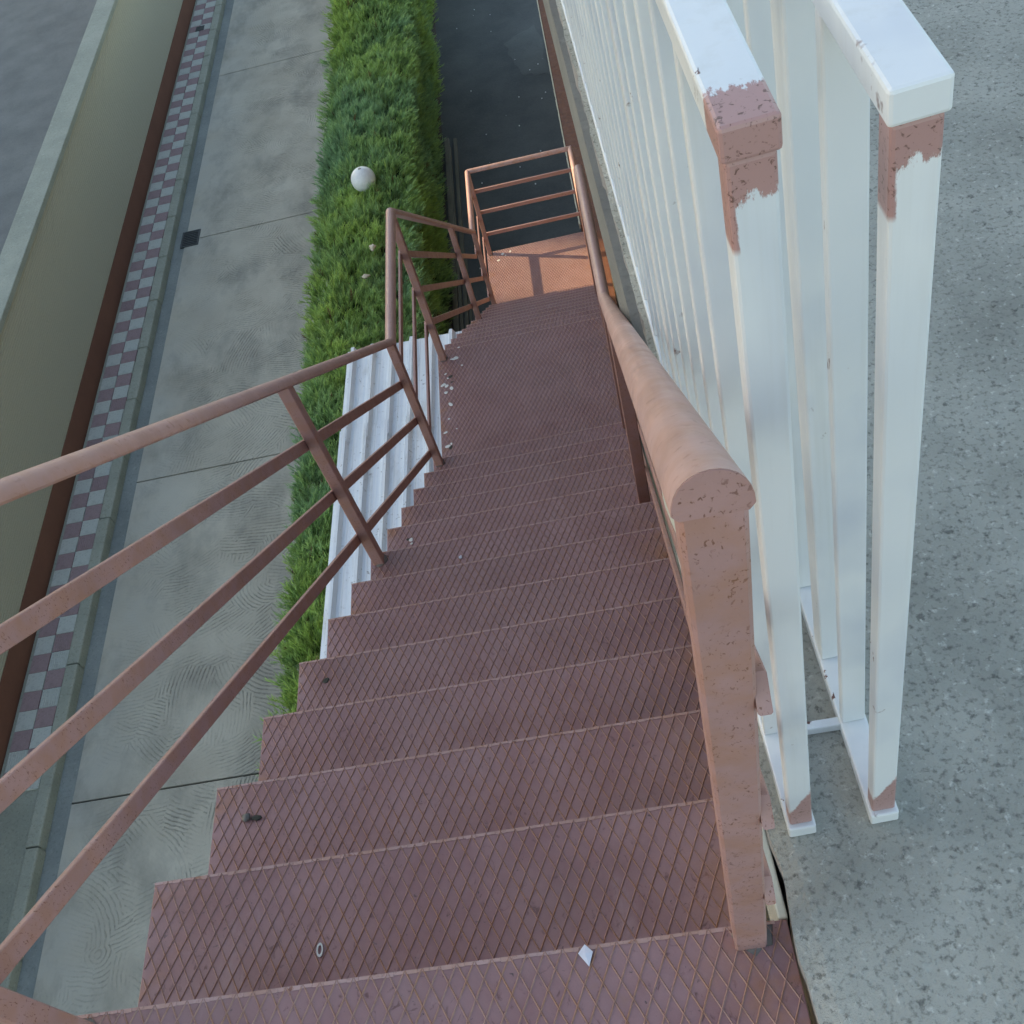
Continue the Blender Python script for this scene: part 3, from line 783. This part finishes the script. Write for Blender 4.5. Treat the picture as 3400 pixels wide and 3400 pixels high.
# foliage: slender sprays
def hedge_leaves():
    N = 95000
    P = []; D = []; S = []; K = []
    r = random.Random(21)
    cnt = 0
    while cnt < N:
        y = HY0 + (HY1 - HY0) * (r.random() ** 1.15 if r.random() < 0.75 else r.random())
        xr = right_edge(y)
        kind = r.random()
        if kind < 0.56:
            x = r.uniform(HX0 - 0.02, xr + 0.02); z = hedge_top(x, y) - 0.09 * r.random() ** 1.5
            u = (x - HX0) / (xr - HX0) * 2 - 1
            nrm = Vector((0.55 * u * abs(u) + 0.25, 0.30, 0.85))
        elif kind < 0.90:
            z = r.uniform(GZ + 0.12, HTOP + 0.02); x = xr + side_off(y, z, 2) - 0.10 * r.random(); nrm = Vector((0.85, 0.2, 0.55))
        else:
            z = r.uniform(GZ + 0.4, HTOP + 0.02); x = HX0 + side_off(y, z, 1) + 0.08 * r.random(); nrm = Vector((-0.85, 0.15, 0.6))
        # shoots stand in tufts with dark hollows between them
        tuft = noise.noise(Vector((x * 5.5, y * 5.0, z * 5.0 + 2))) + 0.5 * noise.noise(Vector((x * 11, y * 10, z * 10)))
        if tuft < -0.28 and r.random() < 0.75: continue
        nv0 = nrm.normalized(); x += nv0.x * 0.075 * tuft; y += nv0.y * 0.075 * tuft; z += nv0.z * 0.075 * tuft
        lean = Vector((noise.noise(Vector((x * 3, y * 3, 31))), noise.noise(Vector((x * 3, y * 3, 47))) + 0.25, 0)) * 0.7
        nrm += lean + Vector((r.gauss(0, .22), r.gauss(0, .22), r.gauss(0, .2)))
        P.append((x, y, z)); D.append(nrm.normalized()[:]); S.append(r.uniform(0.075, 0.14) if r.random() < 0.85 else r.uniform(0.14, 0.21)); cnt += 1
        cl = 1.3 * noise.noise(Vector((x * 0.8, y * 0.62, z * 0.8 + 11))) + 0.6 * noise.noise(Vector((x * 3.0, y * 2.6, z * 2.5)))
        K.append(cl)
    P = np.array(P); D = np.array(D); S = np.array(S)[:, None]; K = np.array(K)
    B = 8                                                        # leaflets per spray
    up = np.array([0.31, 0.22, 0.92])
    A = np.cross(D, up + nrg.normal(0, .3, D.shape)); A /= np.linalg.norm(A, axis=1)[:, None]
    Bv = np.cross(D, A)
    tri = []; cols = []
    t_ = np.clip(K * 0.65 + 0.52 + nrg.normal(0, .14, N), 0, 1)[:, None]
    blue = np.array([0.235, 0.395, 0.20]); yel = np.array([0.35, 0.49, 0.12])
    base = blue * (1 - t_) + yel * t_
    base *= nrg.uniform(0.85, 1.2, (N, 1))
    dead = nrg.random(N) < 0.012
    base[dead] = np.array([0.16, 0.10, 0.04])
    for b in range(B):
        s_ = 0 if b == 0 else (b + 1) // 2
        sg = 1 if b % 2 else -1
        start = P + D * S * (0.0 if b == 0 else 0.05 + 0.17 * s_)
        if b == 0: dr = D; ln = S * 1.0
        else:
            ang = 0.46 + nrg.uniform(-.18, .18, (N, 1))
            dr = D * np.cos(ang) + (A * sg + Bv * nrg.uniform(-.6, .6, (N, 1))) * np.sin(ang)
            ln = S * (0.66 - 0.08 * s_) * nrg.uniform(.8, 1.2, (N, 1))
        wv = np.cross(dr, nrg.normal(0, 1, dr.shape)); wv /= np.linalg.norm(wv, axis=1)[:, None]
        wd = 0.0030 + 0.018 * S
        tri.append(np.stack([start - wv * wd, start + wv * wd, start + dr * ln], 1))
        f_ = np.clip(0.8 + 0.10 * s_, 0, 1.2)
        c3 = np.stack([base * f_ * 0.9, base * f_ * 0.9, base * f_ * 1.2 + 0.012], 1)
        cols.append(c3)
    V = np.concatenate(tri, 0).reshape(-1, 3) - np.array([-1.4, 8, GZ])
    Cc = np.concatenate(cols, 0).reshape(-1, 3)
    nv = len(V)
    me = bpy.data.meshes.new('foliage')
    me.vertices.add(nv); me.vertices.foreach_set('co', V.astype(np.float32).ravel())
    me.loops.add(nv); me.loops.foreach_set('vertex_index', np.arange(nv, dtype=np.int32))
    me.polygons.add(nv // 3); me.polygons.foreach_set('loop_start', np.arange(0, nv, 3, dtype=np.int32))
    me.update()
    ca = me.color_attributes.new('Col', 'FLOAT_COLOR', 'POINT')
    ca.data.foreach_set('color', np.concatenate([Cc, np.ones((nv, 1))], 1).astype(np.float32).ravel())
    me.materials.append(M['leaf'])
    return stuff(link(bpy.data.objects.new('foliage', me), he))
hedge_leaves()
for i in range(18):
    y = 1.5 + i * 1.4 + rng.uniform(-.2, .2); x = -1.4 + rng.uniform(-.1, .1)
    MB().tube((x + 1.4, y - 8, -0.05), (x + 1.42, y - 7.97, 1.3), 0.035, 8, 0.012).build('stem', 'bark', he)

# globe lamp standing in the hedge
gl = thing('globe_lamp', 'white opal globe lamp half sunk in the green hedge', 'lamp', (-1.405, 10.47, GZ))
def sphere(r, zc, n=32, k=16, squ=1.0):
    m_ = MB(); vs2 = [(0, 0, zc - r * squ)]
    for j in range(1, k):
        a = -math.pi / 2 + math.pi * j / k
        vs2 += [(r * math.cos(a) * math.cos(2 * math.pi * i / n), r * math.cos(a) * math.sin(2 * math.pi * i / n), zc + r * squ * math.sin(a)) for i in range(n)]
    vs2.append((0, 0, zc + r * squ)); fs = []
    for i in range(n): fs.append((0, 1 + (i + 1) % n, 1 + i)); fs.append((len(vs2) - 1, len(vs2) - 1 - n + i, len(vs2) - 1 - n + (i + 1) % n))
    for j in range(k - 2):
        for i in range(n): fs.append((1 + j * n + i, 1 + j * n + (i + 1) % n, 1 + (j + 1) * n + (i + 1) % n, 1 + (j + 1) * n + i))
    return m_.add(vs2, fs)
GC = -5.17 - GZ
sphere(0.150, GC).build('globe', 'globe', gl, smooth=True)
cp = MB().tube((0, 0, GC + 0.1475), (0, 0, GC + 0.1535), 0.020, 16, 0.015); cp.build('cap', 'globe_cap', gl)
MB().tube((0, 0, 0), (0, 0, GC - 0.16), 0.03, 12).build('pole', 'iron', gl)
MB().tube((0, 0, GC - 0.19), (0, 0, GC - 0.13), 0.06, 16, 0.075).build('collar', 'iron', gl)

o = blob('paper_scrap', 'tan', 0.036, None, (-1.278, 9.121, hedge_top(-1.278, 9.121) + 0.12), 3, (1, 1.2, .8), amp=0.8); tag(o, 'crumpled pale tan paper caught on the hedge nearer the globe lamp', 'paper scrap')
o = blob('paper_scrap', 'tan', 0.034, None, (-1.362, 8.682, hedge_top(-1.362, 8.682) + 0.12), 6, (1.2, .8, .8), amp=0.8); tag(o, 'crumpled pale tan paper caught on the hedge farther from the globe lamp', 'paper scrap')

# ================================================================ SHED WITH WHITE CORRUGATED ROOF
sh = thing('shed', 'low shed under the stairs with white corrugated metal roof', 'shed', (-0.03, 6.17, GZ), (0, 0, -math.atan(0.036)))
RZ = -4.10 - GZ
def roof_sheet(x0, x1, y0, y1, z):
    prof_ = [(x0, -0.03), (x0 + 0.004, 0.0)]
    x = x0 + 0.004
    while x + 0.16 < x1:
        prof_ += [(x + 0.026, 0.0), (x + 0.044, 0.044), (x + 0.070, 0.044), (x + 0.088, 0.0)]
        for c in (0.112, 0.122, 0.132): prof_.append((x + c, 0.003 if c == 0.122 else 0.0))
        x += 0.1738
    prof_.append((x1, 0.0))
    m_ = MB(); k_ = len(prof_); vs2 = []
    for y in (y0, y1):
        for (a, b) in prof_: vs2.append((a, y, z + b))
    for y in (y0, y1):
        for (a, b) in prof_: vs2.append((a, y, z + b - 0.0015))
    fs = [(j, j + 1, k_ + j + 1, k_ + j) for j in range(k_ - 1)]
    fs += [(2 * k_ + j, 3 * k_ + j, 3 * k_ + j + 1, 2 * k_ + j + 1) for j in range(k_ - 1)]
    fs += [(j, 2 * k_ + j, 2 * k_ + j + 1, j + 1) for j in range(k_ - 1)] + [(k_ + j, k_ + j + 1, 3 * k_ + j + 1, 3 * k_ + j) for j in range(k_ - 1)]
    return m_.add(vs2, fs)
roof_sheet(-1.090, -0.005, -1.08, 0.0, RZ - 0.004).build('roof_sheet', 'roof', sh)
roof_sheet(-1.098, -0.005, -4.3, -0.93, RZ).build('roof_sheet', 'roof', sh)
wm = MB().box(-1.03, -0.06, -4.2, -0.10, -0.02, RZ - 0.04, 0.01)
wm.build('wall', 'cream', sh)

# ================================================================ DRAIN GRATE, PIPES, TILE HOLE
dg = thing('drain_grate', 'dark slotted iron drain grate in the road beside the kerb', 'drain grate', (-4.82, 12.90, GZ))
MB().box(-0.135, 0.135, -0.18, 0.18, -0.03, 0.004).build('pit', 'black', dg)
fr = MB(); fr.box(-0.145, 0.145, -0.19, -0.165, 0.0, 0.012); fr.box(-0.145, 0.145, 0.165, 0.19, 0.0, 0.012); fr.box(-0.145, -0.12, -0.1645, 0.1645, 0.0, 0.012); fr.box(0.12, 0.145, -0.1645, 0.1645, 0.0, 0.012)
fr.build('frame', 'iron', dg)
gb = MB().box(-0.1195, 0.1195, -0.011, 0.011, 0.005, 0.014, 0.002).mesh('grate_bar', 'iron')
for i in range(7): inst('grate_bar', gb, dg, (0, -0.135 + i * 0.045, 0))
hole = MB(); hole.box(-0.085, 0.085, -0.09, 0.09, 0.0, 0.008, 0.003)
o = hole.build('valve_cover', 'iron', loc=(-5.43, 19.58, GZ + 0.123)); tag(o, 'small dark square valve cover in the checkered pavement', 'valve cover')
for i, (x, w_, y0, y1, h_) in enumerate([(-0.745, 0.07, 9.3, 13.95, 0.05), (-0.668, 0.045, 9.1, 13.7, 0.045), (-0.605, 0.05, 8.9, 13.9, 0.05), (-0.545, 0.03, 8.9, 11.0, 0.03)]):
    o = MB().box(-w_ / 2, w_ / 2, 0, y1 - y0, 0, h_, 0.004).build('timber_plank', 'wood', loc=(x, y0, GZ - 0.019)); o.rotation_euler = (0, 0, R((-0.3, 0.25, -0.15, 0.4)[i]))
    tag(o, ['widest grey plank lying against the hedge foot on the dark path', 'second narrow grey plank from the hedge on the dark path', 'third grey plank from the hedge on the dark path', 'short thin grey batten lying outermost on the dark path'][i], 'plank', 'planks on the dark path')

# ================================================================ WALL ACROSS THE ROAD, ADDED SUN BLOCKERS
lb = thing('boundary_wall', 'beige ribbed boundary wall with brown plinth across the road', 'wall', (-5.73, 0, GZ))
MB().box(-0.25, 0.0, -14, 45, 0.42, 1.95).build('wall_face', 'beige', lb)
MB().box(-0.25, 0.012, -14.01, 45.01, -0.02, 0.4195).build('plinth', 'plinth', lb)
MB().box(-0.30, 0.05, -14.1, 45.1, 1.952, 2.03, 0.01).build('coping', 'kerb', lb)

def sun_blocker(label, x0, x1, y0, y1, h):  # out-of-view mass added to block the sun
    b = thing('sun_blocking_block', label, 'sun blocker', ((x0 + x1) / 2, (y0 + y1) / 2, GZ))
    hx, hy = (x1 - x0) / 2, (y1 - y0) / 2
    MB().box(-hx, hx, -hy, hy, -0.05, h).build('wall', 'facade', b)
    MB().box(-hx, hx, -hy, hy, h + 0.002, h + 0.3).build('roof', 'kerb', b)
    wme = MB().box(-0.02, 0.02, -0.6, 0.6, 0, 1.4, 0.01).mesh('window', 'glass')
    for f_ in range(int(h // 3)):
        ny_ = int((y1 - y0) // 3.2)
        for q in range(ny_):
            if abs(-hy + 1.7 + q * 3.2) < hy - 0.7: inst('window', wme, b, (hx + 0.012, -hy + 1.7 + q * 3.2, 1.0 + f_ * 3.0))
    return b
# unseen blocks added to shade all but the lower landing, lit through their gap
sun_blocker('unseen tall ochre block left of the gap, added to block the sun', -36, -30, 5.0, 19.85, 25)
sun_blocker('unseen tall ochre block right of the gap, added to block the sun', -36, -30, 23.3, 39, 25)
sun_blocker('unseen lower ochre block in the gap, added to keep sun off the hedge', -34, -30, 19.87, 23.28, 13.75)
